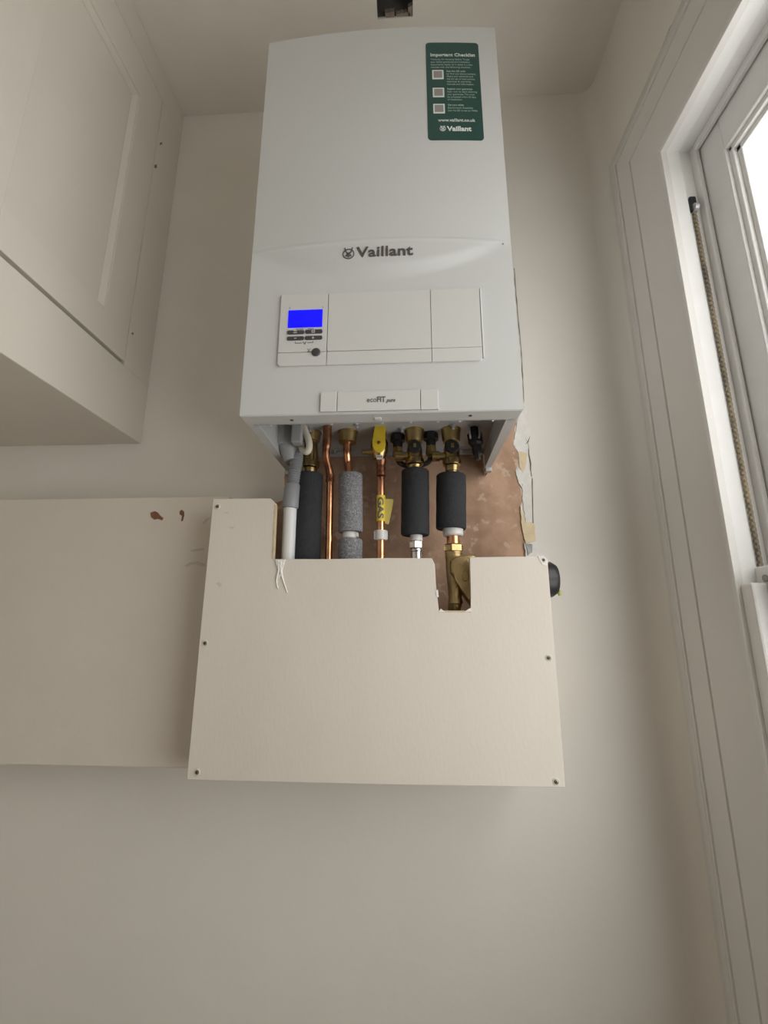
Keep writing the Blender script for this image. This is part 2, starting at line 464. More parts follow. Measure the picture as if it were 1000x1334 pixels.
bm = NB(); box(bm, 0.541, 0.549, YW1 - 0.01, YW1 + 0.004, ZW0, ZW1 + 0.008, 0.002); obj('parting_bead', bm, m_sash, win)
bm = NB(); box(bm, 0.541, 0.549, YW1, YW0, ZW1 - 0.006, ZW1 + 0.008, 0.002); obj('parting_bead', bm, m_sash, win)
bm = NB(); box(bm, XR - 0.05, 0.72, YW1 - 0.02, -0.200, ZW0 - 0.035, ZW0, 0.004); obj('window_sill', bm, m_trim, win)
# lower stop bead that still stands in front of the lower sash
zs = ZB - 0.228
bm = NB(); box(bm, XR - 0.004, 0.514, -0.243, -0.2205, ZW0, zs, 0.003); obj('stop_bead', bm, m_sash, win)
bm = NB(); box(bm, XR - 0.004, 0.514, YW1 - 0.001, YW1 + 0.02, ZW0, zs, 0.003); obj('stop_bead', bm, m_sash, win)


def sash(name, x0, x1, y0, y1, z0, z1, st, top, bot, parent):
    """frame of four members with a stepped glazing rebate and one pane"""
    bm = NB(); box(bm, x0, x1, y1 + 0.0, y1 + st, z0, z1, 0.003); f = obj(name + '_stile', bm, m_sash, parent)
    bm = NB(); box(bm, x0, x1, y0 - st, y0, z0, z1, 0.003); obj(name + '_stile', bm, m_sash, parent)
    bm = NB(); box(bm, x0, x1, y1 + st - 0.001, y0 - st + 0.001, z1 - top, z1, 0.003); obj(name + '_rail', bm, m_sash, parent)
    bm = NB(); box(bm, x0, x1, y1 + st - 0.001, y0 - st + 0.001, z0, z0 + bot, 0.003); obj(name + '_rail', bm, m_sash, parent)
    for k, (dx, wd) in enumerate(((0.006, 0.008), (0.013, 0.016))):
        ya, yb, za, zb = y0 - st, y1 + st, z0 + bot, z1 - top
        for (a, b, c, d) in ((ya - wd, ya + 0.001, za, zb), (yb - 0.001, yb + wd, za, zb), (yb, ya, zb - wd, zb + 0.001), (yb, ya, za - 0.001, za + wd)):
            bm = NB(); box(bm, x0 + dx, x1 - 0.003, a, b, c, d, 0.0015); obj('glazing_bead', bm, m_sash, parent)
    bm = NB(); box(bm, x0 + 0.020, x0 + 0.024, y1 + st - 0.002, y0 - st + 0.002, z0 + bot - 0.002, z1 - top + 0.002)
    obj('pane', bm, mg, parent)


cn = U(943, 195, 0, 0.551)
sash('upper_sash', 0.551, 0.590, -0.2145, YW1 - 0.008, ZB - 0.245, ZW1 + 0.006, -0.2145 - cn.y, ZW1 + 0.006 - cn.z, 0.035, win)
sash('lower_sash', 0.5165, 0.5405, -0.2145, YW1 - 0.008, ZW0, ZB - 0.205, 0.052, 0.038, 0.08, win)
# chain, its pulley and the fixing on the lower sash
bm = NB(); tube(bm, [(0.5285, -0.2175, ZB + 0.405), (0.5285, -0.2175, ZB - 0.21)], 0.0012, 6)
zz = ZB + 0.400; k = 0
while zz > ZB - 0.205:
    ax = Vector((1, 0, 0)) if k % 2 else Vector((0, 1, 0))
    box(bm, 0.5285 - (0.0026 if k % 2 else 0.0013), 0.5285 + (0.0026 if k % 2 else 0.0013), -0.2175 - (0.0013 if k % 2 else 0.0024), -0.2145, zz - 0.0038, zz + 0.0012)
    zz -= 0.0042; k += 1
ch = obj('sash_chain', bm, m_chain, win, label='rusty bead-like sash chain'); ch['kind'] = 'stuff'
bm = NB(); box(bm, 0.5235, 0.5345, -0.2195, -0.2125, ZB + 0.398, ZB + 0.428, 0.002); obj('pulley', bm, m_black, win, label='black pulley housing')
bm = NB(); lathe(bm, (0.529, -0.220, ZB + 0.402), (1, 0, 0), [(-0.003, 0.0075), (0.003, 0.0075)], 16); obj('pulley_wheel', bm, m_metalgrey, win)
bm = NB(); lathe(bm, (0.5165, -0.238, ZB - 0.222), (-1, 0, 0), [(-0.001, 0.005), (0.0012, 0.005), (0.0012, 0.0032)], 16); obj('sash_screw', bm, m_screw, win)

# ================================================================== LEFT WALL CABINET
cab = thing('wall_cabinet', 'cream painted built-in wall cabinet with panelled doors under the ceiling', 'cabinet', (XC - 0.3, -0.45, ZB + 0.087))
CY1 = -0.84
bm = NB(); box(bm, XL + 0.001, XC - 0.0226, CY1, -0.001, ZB + 0.087, ZC - 0.001); obj('body', bm, m_cab, cab)
bm = NB(); box(bm, XC - 0.023, XC, -0.0865, -0.0005, ZB + 0.2195, ZB + 0.9125, 0.001); obj('face_stile', bm, m_cab, cab)
bm = NB(); box(bm, XC - 0.023, XC, CY1, -0.0005, ZB + 0.0865, ZB + 0.2195, 0.0015); obj('bottom_rail', bm, m_cab, cab)
bm = NB(); box(bm, XC - 0.023, XC, CY1, -0.0005, ZB + 0.9125, ZC - 0.0008, 0.001); obj('top_rail', bm, m_cab, cab)
for (ya, yb) in ((-0.0885, -0.4560), (-0.4610, -0.8290)):
    z0, z1 = ZB + 0.2275, ZB + 0.9105
    d = None
    bm = NB(); box(bm, XC - 0.0225, XC - 0.014, yb, ya, z0, z1); d = obj('door', bm, m_cab, cab)
    fr = [(ya - 0.0725, ya, z0, z1), (yb, yb + 0.0725, z0, z1), (yb + 0.072, ya - 0.072, z0, ZB + 0.295), (yb + 0.072, ya - 0.072, ZB + 0.823, z1)]
    for i, (a, b, c, e2) in enumerate(fr):
        bm = NB(); box(bm, XC - 0.016, XC, a, b, c, e2, 0.0012); obj('door_stile' if i < 2 else 'door_rail', bm, m_cab, d)
    # bevelled panel mould
    pa, pb, q0, q1 = yb + 0.0725, ya - 0.0725, ZB + 0.295, ZB + 0.823
    bm = NB(); o_ = [(pa, q0), (pb, q0), (pb, q1), (pa, q1)]; i_ = [(pa + 0.007, q0 + 0.007), (pb - 0.007, q0 + 0.007), (pb - 0.007, q1 - 0.007), (pa + 0.007, q1 - 0.007)]
    vo = [bm.verts.new((XC - 0.004, *p)) for p in o_]; vi = [bm.verts.new((XC - 0.0135, *p)) for p in i_]; vb = [bm.verts.new((XC - 0.0145, *p)) for p in o_]
    for k in range(4):
        k2 = (k + 1) % 4
        bm.faces.new((vo[k], vo[k2], vi[k2], vi[k])); bm.faces.new((vi[k], vi[k2], vb[k2], vb[k])); bm.faces.new((vb[k], vb[k2], vo[k2], vo[k]))
    obj('panel_mould', bm, m_cab, d)
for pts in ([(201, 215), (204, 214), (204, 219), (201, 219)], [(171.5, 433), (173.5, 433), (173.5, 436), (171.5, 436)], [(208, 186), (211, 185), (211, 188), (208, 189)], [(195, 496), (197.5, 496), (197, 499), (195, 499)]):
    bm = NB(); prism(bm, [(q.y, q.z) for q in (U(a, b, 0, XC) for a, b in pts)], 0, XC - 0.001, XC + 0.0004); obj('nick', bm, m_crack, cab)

# ================================================================== BOXING
YL = -0.10
lbx = thing('pipe_boxing', 'long low cream painted boxing running along the wall to the left of the pipes', 'boxing', (-0.7, YL / 2, ZB - 0.508))
bm = NB(); box(bm, XL + 0.001, -0.2852, YL, -0.0005, ZB - 0.508, ZB - 0.0595, 0.002); obj('casing', bm, m_box, lbx)
for pts in ([(196, 668), (202, 666), (206, 668), (209, 672), (213, 675), (211, 678), (205, 676), (201, 677), (197, 674)],
            [(234, 666), (237, 664), (240, 667), (240, 672), (238, 679), (236, 679), (237, 672), (234, 670)]):
    bm = NB(); prism(bm, jag(pxpoly(pts, YL), 0.0004, 0.003), 1, YL + 0.001, YL - 0.0006); obj('paint_chip', bm, m_brown, lbx, label='brown patch of chipped paint')
for pts in ([(264, 681), (268, 676), (274, 673), (274, 676), (268, 680), (265, 684)], [(247, 717), (256, 715), (266, 714), (265, 717), (250, 719)], [(240, 737), (246, 733), (258, 731), (268, 735), (266, 738), (252, 735), (243, 739)]):
    bm = NB(); prism(bm, pxpoly(pts, YL), 1, YL + 0.001, YL - 0.0003); obj('scuff', bm, m_scuff, lbx)

YB = -0.17
bx = thing('pipe_cover', 'cream painted plywood cover box with notched top hiding the pipes below the boiler', 'cover', (-0.015, -0.09, ZB - 0.502))
outline = [(277.5, 650), (352, 649), (358, 655), (357, 690), (354, 729), (420, 728.5), (500, 727), (562, 727), (566, 735), (568, 765), (571, 797), (614, 797), (613, 760), (611.5, 726), (704, 724.5), (713, 729), (724, 870), (736, 1026), (500, 1021.5), (243, 1016), (262, 815)]
bm = NB(); prism(bm, pxpoly(outline, YB), 1, YB, YB + 0.012, 0.0008)
fp = obj('front_panel', bm, m_board, bx)
zt = ZB - 0.187
bm = NB(); box(bm, -0.2845, -0.2700, YB + 0.0118, -0.0008, ZB - 0.500, ZB - 0.090); obj('side_panel', bm, m_board, bx)
bm = NB(); box(bm, 0.2350, 0.2490, YB + 0.0118, -0.0008, ZB - 0.500, zt); obj('side_panel', bm, m_board, bx)
bm = NB(); box(bm, -0.2705, 0.2355, YB + 0.0118, -0.0008, ZB - 0.500, ZB - 0.488); obj('bottom_panel', bm, m_board, bx)
# bare ply showing along the cut notch
for pts in ([(357.0, 657), (358.8, 657), (355.6, 728), (353.6, 728)], [(571, 795.5), (613.5, 795.5), (614, 797.6), (571, 797.8)]):
    bm = NB(); prism(bm, pxpoly(pts, YB), 1, YB - 0.0003, YB + 0.011); obj('raw_edge', bm, m_ply, fp)
for (x, y) in ((283, 660), (267, 838), (256.5, 1006), (708, 729.5), (714.5, 857), (724, 1018.5)):
    p = Y_(x, y, YB); bm = NB()
    lathe(bm, (p.x, YB + 0.001, p.z), (0, -1, 0), [(0, 0.0052), (0.0014, 0.0050), (0.0019, 0.0036), (0.0007, 0.0030)], 14)
    ring = obj('screw', bm, m_board, bx)
    bm = NB(); lathe(bm, (p.x, YB + 0.001, p.z), (0, -1, 0), [(0, 0.0030), (0.0018, 0.0029), (0.0022, 0.0018)], 12)
    hd = obj('screw_head', bm, m_screw, ring)
    bm = NB(); box(bm, p.x - 0.0016, p.x + 0.0016, YB - 0.0016, YB - 0.0006, p.z - 0.0006, p.z + 0.0006); box(bm, p.x - 0.0006, p.x + 0.0006, YB - 0.0016, YB - 0.0006, p.z - 0.0016, p.z + 0.0016)
    obj('screw_slot', bm, m_screwhole, ring)
# trickles of white filler below the drain pipe
bm = NB(); prism(bm, jag(pxpoly([(358, 729), (372, 729), (370, 735), (368, 742), (365, 738), (363, 744), (361, 737)], YB), 0.0007, 0.003), 1, YB + 0.002, YB - 0.0022, 0.0006); obj('filler_smear', bm, m_flake, fp, label='smear of white filler')
for path in ([(362, 730), (363, 742), (360, 756), (362, 767)], [(366, 731), (366, 745), (369, 757), (374, 772)], [(364, 732), (366, 744), (362, 754)]):
    P = smoothpath([Y_(a, b, YB - 0.0006) for a, b in path], 6)
    bm = NB(); tube(bm, P, [0.0024 - 0.0017 * (i / (len(P) - 1)) + random.uniform(-0.0003, 0.0004) for i in range(len(P))], 8)
    obj('filler_drip', bm, m_flake, fp, smooth=True, label='trickle of white filler')
for pts in ([(281, 760), (286, 758), (290, 762), (286, 765)], [(297, 687), (306, 686), (303, 689)], [(290, 668), (300, 667), (296, 669)]):
    bm = NB(); prism(bm, pxpoly(pts, YB), 1, YB + 0.001, YB - 0.0003); obj('scuff', bm, m_scuff, fp)
for pts in ([(700, 724.5), (708, 724), (714, 730), (712, 737), (706, 736), (702, 729)], [(567, 770), (570, 768), (571.5, 778), (568, 777)], [(571, 797), (574, 793), (580, 797)], [(604, 797), (613, 792), (614, 797)]):
    bm = NB(); prism(bm, jag(pxpoly(pts, YB), 0.0006, 0.003), 1, YB + 0.004, YB - 0.0007); obj('ragged_chip', bm, m_flake, fp)

# ================================================================== BOILER
D = 0.305; W = 0.195; H = 0.704
boil = thing('boiler', 'white wall-hung combination boiler with blue display and green checklist sticker', 'boiler', (0, -0.15, ZB))


def bow(x, z):
    """how far the front stands out beyond the flat plane"""
    q = 1 - (x / W) ** 2
    zc = 0.262 - 0.052 * q
    t = max(0, min(1, (z - zc) / 0.026)); t = t * t * (3 - 2 * t)
    # faint fold line across the front
    fold = 0.0012 * math.exp(-((z - (0.268 + 0.006 * q)) / 0.0022) ** 2)
    return 0.0095 * q * t + fold * min(1, (W - abs(x)) / 0.012)


bm = NB()
xs = [-W + 2 * W * i / 64 for i in range(65)]
zs_ = sorted(set([round(0.70 * i / 60, 4) for i in range(61)] + [round(0.205 + 0.0025 * i, 4) for i in range(33)]))
zs_ = [z + 0.004 for z in zs_ if z <= 0.6961] + [H]
zs_ = [0.0] + zs_
grid = [[bm.verts.new((x, -D - bow(x, z), ZB + z)) for x in xs] for z in zs_]
for j in range(len(zs_) - 1):
    for i in range(64): bm.faces.new((grid[j][i], grid[j][i + 1], grid[j + 1][i + 1], grid[j + 1][i]))
back = {}
def bk(i, j):
    if (i, j) not in back:
        c = grid[j][i].co; back[(i, j)] = bm.verts.new((c.x, -D + 0.012, c.z))
    return back[(i, j)]
nz = len(zs_) - 1
for i in range(64):
    bm.faces.new((grid[0][i + 1], grid[0][i], bk(i, 0), bk(i + 1, 0))); bm.faces.new((grid[nz][i], grid[nz][i + 1], bk(i + 1, nz), bk(i, nz)))
for j in range(nz):
    bm.faces.new((grid[j][0], grid[j + 1][0], bk(0, j + 1), bk(0, j))); bm.faces.new((grid[j + 1][64], grid[j][64], bk(64, j), bk(64, j + 1)))
sharp = [e for e in bm.edges if len(e.link_faces) == 2 and e.calc_face_angle() > 1.2]
bmesh.ops.bevel(bm, geom=sharp, offset=0.0022, segments=3, affect='EDGES', profile=0.5)
obj('front_cover', bm, m_case, boil, smooth=True)
for s in (-1, 1):
    bm = NB(); x0, x1 = sorted((s * (W - 0.0005), s * (W - 0.0025)))
    box(bm, x0, x1, -D + 0.010, -0.004, ZB + 0.0012, ZB + H - 0.001)
    x0, x1 = sorted((s * (W - 0.001), s * (W - 0.0150)))
    prism(bm, [(s * (W - 0.0006), -D + 0.030), (s * (W - 0.016), -D + 0.036), (s * (W - 0.012), -0.056), (s * (W - 0.0006), -0.056)], 2, ZB + 0.0006, ZB + 0.0026)
    sp = obj('side_panel', bm, m_case, boil)
    bm = NB()      # sloping inner gusset
    prism(bm, [(-D + 0.035, ZB + 0.003), (-0.058, ZB + 0.003), (-0.058, ZB + 0.03), (-0.20, ZB + 0.049), (-D + 0.035, ZB + 0.049)], 0, s * (W - 0.0125), s * (W - 0.0105)); obj('gusset', bm, m_plate, sp)
    bm = NB(); p = U(668 if s > 0 else 333.5, 545.5 if s > 0 else 553, 2, ZB); lathe(bm, (p.x, p.y, ZB + 0.001), (0, 0, -1), [(0, 0.0042), (0.0016, 0.0042), (0.0024, 0.003)], 14); obj('screw', bm, m_metalgrey, sp)
    bm = NB(); p = U(638 if s > 0 else 371, 606 if s > 0 else 610, 2, ZB); box(bm, p.x - 0.006, p.x + 0.006, -0.060, -0.046, ZB - 0.006, ZB + 0.002, 0.001); obj('bracket_end', bm, m_metalgrey, sp)
bm = NB(); box(bm, -W + 0.002, W - 0.002, -D + 0.010, -0.004, ZB + H - 0.006, ZB + H - 0.002); obj('top_panel', bm, m_case, boil)
bm = NB(); box(bm, -W + 0.002, W - 0.002, -0.022, -0.004, ZB + 0.05, ZB + H - 0.006); obj('back_frame', bm, m_plate, boil)
# lower lip of the cover with its snap notches
bm = NB(); box(bm, -W + 0.001, W - 0.001, -D + 0.001, -D + 0.030, ZB - 0.0012, ZB + 0.0015, 0.0006)
box(bm, -W + 0.013, W - 0.013, -D + 0.0285, -D + 0.0305, ZB - 0.0012, ZB + 0.010)
lip = obj('cover_lip', bm, m_case, boil)
for x in (351, 432, 465, 498, 535, 570, 598, 640):
    p = U(x, 551, 2, ZB); bm = NB(); box(bm, p.x - 0.0016, p.x + 0.0016, -D + 0.0295, -D + 0.034, ZB - 0.002, ZB + 0.004, 0.0004); obj('snap_tab', bm, m_white_pl, lip)
for (x, y) in ((380, 547.5), (612.5, 541.5)):
    p = U(x, y, 2, ZB - 0.0015); bm = NB(); lathe(bm, (p.x, p.y, ZB - 0.001), (0, 0, -1), [(0, 0.0026), (0.001, 0.0024)], 12); obj('screw', bm, m_screwhole, lip)
p = U(492, 545.5, 2, ZB - 0.0015); bm = NB(); box(bm, p.x - 0.005, p.x + 0.005, p.y - 0.004, p.y + 0.003, ZB - 0.0032, ZB, 0.001); obj('catch', bm, m_white_pl, lip)
# base plate with bits on it
ZP = ZB + 0.05
bm = NB(); box(bm, -W + 0.003, W - 0.003, -D + 0.028, -0.024, ZP, ZP + 0.004); box(bm, -W + 0.003, W - 0.003, -0.028, -0.024, ZP - 0.010, ZP)
bp_ = obj('base_plate', bm, m_plate, boil)
for (x, y) in ((404, 558), (465, 553), (524, 558), (590, 553), (600, 583), (436, 587), (520, 588)):
    p = U(x, y, 2, ZP); bm = NB(); lathe(bm, (p.x, p.y, ZP + 0.001), (0, 0, -1), [(0, 0.006), (0.003, 0.006), (0.004, 0.003), (0.009, 0.003)], 8); obj('plate_screw', bm, m_metalgrey, bp_)
# left-hand plastic siphon block
for (xa_, xb_, yb_, yy, th) in ((356, 370, 577, -0.165, 0.03), (379, 392, 576, -0.185, 0.02), (357, 372, 590, -0.115, 0.03)):
    u_ = Y_(xa_, 565, yy); v_ = Y_(xb_, yb_, yy)
    bm = NB(); box(bm, u_.x, v_.x, yy, yy + th, v_.z, ZP + 0.001, 0.0025); obj('siphon_bracket', bm, m_lgpl, bp_)
# right-hand cable gland
g = U(617, 566, 1, -0.13)
bm = NB(); lathe(bm, (g.x, -0.13, ZP + 0.001), (0.1, 0, -1), [(0, 0.009), (0.012, 0.009), (0.012, 0.013), (0.030, 0.013), (0.034, 0.009), (0.050, 0.008), (0.052, 0.0055), (0.060, 0.005)], 8); obj('cable_gland', bm, m_black, bp_)
for dx in (-0.010, 0.008):
    bm = NB(); tube(bm, [(g.x + dx, -0.143, ZP), (g.x + dx * 0.9, -0.146, ZP - 0.02), (g.x + dx * 0.8, -0.142, ZP - 0.024)], 0.0018, 8); obj('gland_clip', bm, m_lgpl, bp_)
# name tab at the foot of the cover
bm = NB(); prism(bm, rrect(-0.0812, 0.0812, ZB + 0.002, ZB + 0.0315, 0.003, 3, (1, 1, 0, 0)), 1, -D - 0.0006, -D + 0.002)
tab = obj('name_tab', bm, m_panel, boil)
for (xa_, xb_, cc) in ((-0.0812, -0.0585, (0, 1, 0, 0)), (-0.0575, 0.0565, (0, 0, 0, 0)), (0.0575, 0.0812, (1, 0, 0, 0))):
    bm = NB(); prism(bm, rrect(xa_, xb_, ZB + 0.002, ZB + 0.0315, 0.003, 3, cc), 1, -D - 0.0026, -D, 0.0005); obj('tab_plate', bm, m_panel, tab)
text('lettering', 'eco', 0.0108, m_print, tab, -0.0165, -D - 0.0028, ZB + 0.0145, 0.0, width=0.0135)
text('lettering', 'FIT', 0.0112, m_print, tab, -0.0025, -D - 0.0028, ZB + 0.0145, 0.00028, width=0.0118)
text('lettering', 'pure', 0.0078, m_print, tab, 0.0102, -D - 0.0028, ZB + 0.0142, 0.00015, shear=0.35, width=0.0125)

# control panel
YC = -D - 0.0030
z0, z1 = ZB + 0.0735, ZB + 0.1905
bm = NB(); prism(bm, rrect(-0.1455, 0.1445, z0 - 0.0008, z1 + 0.0010, 0.005, 4, (0, 0, 1, 1)), 1, -D + 0.001, -D - 0.0002)
cp = obj('control_panel', bm, m_panel, boil)
zm = ZB + 0.0945
xa = [(-0.1450, -0.0752, 0), (-0.0742, 0.0735, 1), (0.0743, 0.1440, 2)]
for (a, b, k) in xa:
    nm = ('control_fascia', 'flap_door', 'blank_cover')[k]
    c = (0, 0, 1 if k == 0 else 0, 1 if k == 2 else 0)
    g = 0.0005 if k < 2 else 0.0003
    bm = NB(); prism(bm, rrect(a, b, zm + g, z1, 0.001, 2), 1, YC, -D, 0.0004); obj(nm, bm, m_panel, cp)
    bm = NB(); prism(bm, rrect(a, b, z0, zm - g, 0.005, 4, c), 1, YC, -D, 0.0004); obj('lower_strip', bm, m_panel, cp)
# raised right edge of the panel
bm = NB(); box(bm, 0.1450, 0.1464, YC + 0.0002, -D, z0 + 0.004, z1, 0.0004); obj('edge_bead', bm, m_panel, cp)


def frontbox(name, px0, py0, px1, py1, m, parent, y, t, r=0.001, mid=None):
    a = Y_(px0, py0, y); b = Y_(px1, py1, y)
    bm = NB(); prism(bm, rrect(a.x, b.x, b.z, a.z, r, 4), 1, y - t, y + 0.001)
    return obj(name, bm, m, parent)


frontbox('display', 375.8, 404.5, 419.5, 426.0, m_lcd, cp, YC, 0.0003, 0.0006)
for (x0, y0, x1, y1) in ((374.5, 431.2, 396, 435.3), (397.8, 430.2, 419.8, 434.4), (374, 439.2, 395.8, 443.2), (397.4, 438.3, 419.6, 442.4)):
    frontbox('button', x0, y0, x1, y1, m_btn, cp, YC, 0.0012, 0.002)
for (x0, y0, x1, y1) in ((382, 430.5, 386.5, 431.3), (382, 433.0, 386.5, 433.8), (405.8, 430.0, 410, 430.7), (405.8, 432.4, 410, 433.2), (405.8, 430, 406.6, 433), (409.2, 430, 410, 433)):
    frontbox('button_symbol', x0, y0, x1, y1, m_icon, cp, YC - 0.0013, 0.0003, 0.0001)
frontbox('button_symbol', 383, 440.3, 386, 441.0, m_icon, cp, YC - 0.0013, 0.0003, 0.0001)
frontbox('button_symbol', 406, 439.6, 409, 440.3, m_icon, cp, YC - 0.0013, 0.0003, 0.0001); frontbox('button_symbol', 407.1, 438.6, 407.9, 441.3, m_icon, cp, YC - 0.0013, 0.0003, 0.0001)
for (x0, y0, x1, y1) in ((384.0, 446.8, 393, 447.4), (384.0, 445, 384.6, 447.4), (400, 446.0, 408, 446.6), (407.4, 444.2, 408, 446.6), (385, 428.6, 395, 429.1), (401, 428.0, 408.5, 428.5), (377, 400, 377.5, 402.4), (420.2, 399, 420.7, 401.4)):
    frontbox('panel_mark', x0, y0, x1, y1, m_print, cp, YC, 0.0002, 0.0001)
p = Y_(396, 446.8, YC); bm = NB(); prism(bm, [(p.x - 0.0028, p.z + 0.002), (p.x + 0.001, p.z - 0.003), (p.x + 0.0034, p.z + 0.002), (p.x + 0.002, p.z + 0.002), (p.x, p.z - 0.0005), (p.x - 0.001, p.z + 0.002)], 1, YC - 0.0002, YC + 0.001); obj('panel_mark', bm, m_print, cp)
p = Y_(402.0, 456.5, YC); bm = NB()
for (a, b) in (((-0.0022, 0.003), (0.0018, -0.003)), ((0.0022, 0.003), (-0.0018, -0.003))):
    prism(bm, [(p.x + a[0] - 0.0004, p.z + a[1]), (p.x + a[0] + 0.0004, p.z + a[1]), (p.x + b[0] + 0.0004, p.z + b[1]), (p.x + b[0] - 0.0004, p.z + b[1])], 1, YC - 0.0002, YC + 0.001)
obj('panel_mark', bm, m_print, cp)
p = Y_(411.5, 459, YC); bm = NB(); lathe(bm, (p.x, YC + 0.001, p.z), (0, -1, 0), [(0, 0.0064), (0.002, 0.0064), (0.003, 0.0056), (0.0035, 0.003)], 24); obj('reset_button', bm, m_btn, cp, smooth=True)
# fold-line end dot
p = Y_(655, 317.5, -D - 0.001); bm = NB(); lathe(bm, (p.x, -D + 0.001, p.z), (0, -1, 0), [(0, 0.0014), (0.0022, 0.0013)], 10); obj('fixing_dot', bm, m_seam, boil)

# maker's name and emblem on the front
def yf(x, z): return -D - bow(x, z)


def emblem(parent, cx, cz, r, y, m, t=0.0006):
    bm = NB(); n = 32; ri = r * 0.85
    ring = [[bm.verts.new((cx + q * math.sin(2 * math.pi * k / n) * 0.98, yy, cz + q * math.cos(2 * math.pi * k / n))) for k in range(n)] for q, yy in ((r, y), (ri, y), (ri, y + 0.004), (r, y + 0.004))]
    for a in range(4):
        b = (a + 1) % 4
        for k in range(n): bm.faces.new((ring[a][k], ring[a][(k + 1) % n], ring[b][(k + 1) % n], ring[b][k]))

    def bar(pts): prism(bm, [(cx + px * r, cz + pz * r) for px, pz in pts], 1, y - 0.0001, y + 0.004)
    for s in (-1, 1):
        bar([(s * 0.12, 0.18), (s * 0.30, 0.42), (s * 0.62, 1.28), (s * 0.72, 1.22), (s * 0.46, 0.32), (s * 0.24, 0.04)])      # ears
        bar([(s * 0.22, -0.02), (s * 0.34, -0.02), (s * 0.52, -0.46), (s * 0.42, -0.50), (s * 0.30, -0.22), (s * 0.26, -0.56), (s * 0.16, -0.56)])
    bar([(-0.22, 0.26), (0.22, 0.26), (0.12, -0.02), (0.07, -0.70), (-0.07, -0.70), (-0.12, -0.02)])
    return obj('emblem', bm, m, parent)


zn = 0.2455
emblem(boil, -0.0455, ZB + zn + 0.0060, 0.0088, yf(-0.045, zn) - 0.0008, m_logo)
text('maker_name', 'Vaillant', 0.0245, m_logo, boil, -0.0335, yf(0.0, zn + 0.006) - 0.0006, ZB + zn - 0.0005, 0.00042, width=0.0835, depth=0.0004, spacing=1.04)

# green checklist sticker
sx0, sx1, sz0, sz1 = 0.0765, 0.1645, ZB + 0.4585, ZB + 0.6665
bm = NB(); out = rrect(sx0, sx1, sz0, sz1, 0.006, 4)
# follow the bowed front: strips of the rounded rectangle
N = 28; rows = []
for i in range(N + 1):
    x = sx0 + (sx1 - sx0) * (0.5 - 0.5 * math.cos(math.pi * i / N))
    dx = min(x - sx0, sx1 - x); ins = 0.006 - math.sqrt(max(0, 0.006 ** 2 - max(0, 0.006 - dx) ** 2)) if dx < 0.006 else 0
    y = -D - 0.0095 * (1 - (x / W) ** 2) - 0.0006
    rows.append((bm.verts.new((x, y, sz0 + ins)), bm.verts.new((x, y, sz1 - ins)), bm.verts.new((x, y + 0.0008, sz0 + ins)), bm.verts.new((x, y + 0.0008, sz1 - ins))))
for a, b in zip(rows, rows[1:]):
    bm.faces.new((a[0], b[0], b[1], a[1])); bm.faces.new((a[2], a[3], b[3], b[2])); bm.faces.new((a[0], a[2], b[2], b[0])); bm.faces.new((a[1], b[1], b[3], a[3]))
bm.faces.new((rows[0][0], rows[0][1], rows[0][3], rows[0][2])); bm.faces.new((rows[-1][0], rows[-1][2], rows[-1][3], rows[-1][1]))
st = obj('checklist_sticker', bm, m_green, boil, label='green checklist sticker with white lettering')


def onbow(o):
    """bend flat print to the bowed front"""
    off = ORG[o.name]
    for v in o.data.vertices:
        X = v.co.x + off.x
        v.co.y += -0.0095 * (1 - (X / W) ** 2)
    return o


YS = -D - 0.0010


def stext(s, dx, dz, size, m, wd, bold=0.0):
    onbow(text('sticker_text', s, size, m, st, sx0 + dx, YS, sz1 - dz, bold, width=wd, depth=0.0002))


stext('Important Checklist', 0.0075, 0.0315, 0.0095, m_stxt, 0.0740, 0.00012)
for i, (s, wd) in enumerate((('Thank you for choosing Vaillant. To get', 0.064), ('your boiler guarantee and installation', 0.065), ('documents ready, all it takes is a few', 0.069), ('minutes with the following checklist.', 0.065))):
    stext(s, 0.0075, 0.0400 + i * 0.0058, 0.0046, m_stxt2, wd)
for k, (dz, head, hw, lines) in enumerate((
        (0.0625, 'Scan the QR code', 0.031, (('to find out about boilers,', 0.048), ('filters and controls and', 0.043), ('the full set of instructions,', 0.046), ('technical & warranty,', 0.040), ('manuals and information.', 0.044))),
        (0.1010, 'Register your guarantee', 0.041, (('Scan now to start claiming', 0.048), ('your guarantee. This must', 0.044), ('be completed within 30 days', 0.046), ('of installation.', 0.024))),
        (0.1350, 'Get your safety', 0.026, (('Benchmark checklist', 0.040), ('Scan the QR to see our FAQs', 0.047))))):
    a = sx0 + 0.0095; zt_ = sz1 - dz
    bm = NB(); prism(bm, rrect(a, a + 0.0185, zt_ - 0.0190, zt_ + 0.0005, 0.0006, 2), 1, YS - 0.0001, YS + 0.0006); onbow(obj('code_square', bm, m_stxt, st))
    bm = NB(); prism(bm, rrect(a + 0.0022, a + 0.0163, zt_ - 0.0166, zt_ - 0.0020, 0.0004, 2), 1, YS - 0.0003, YS + 0.0004); onbow(obj('blank_square', bm, m_stgrey, st))
    stext(head, 0.0330, dz + 0.0035, 0.0050, m_stxt2 if k < 3 else m_stxt, hw, 0.00010)
    for j, (s, wd) in enumerate(lines): stext(s, 0.0330, dz + 0.0093 + j * 0.0056, 0.0046, m_stxt2, wd)
stext('www.vaillant.co.uk', 0.0165, 0.1710, 0.0085, m_stxt, 0.0590, 0.0001)
stext('Vaillant', 0.0300, 0.1900, 0.0130, m_stxt, 0.0390, 0.00042)
onbow(emblem(st, sx0 + 0.0235, sz1 - 0.1855, 0.0048, YS - 0.0003, m_stxt))

# ================================================================== PIPES under the boiler
YP = -0.125
ZLOW = ZB - 0.484       # pipes run down inside the cover box


def zt(v): return Vector((v.x, v.y, v.z))


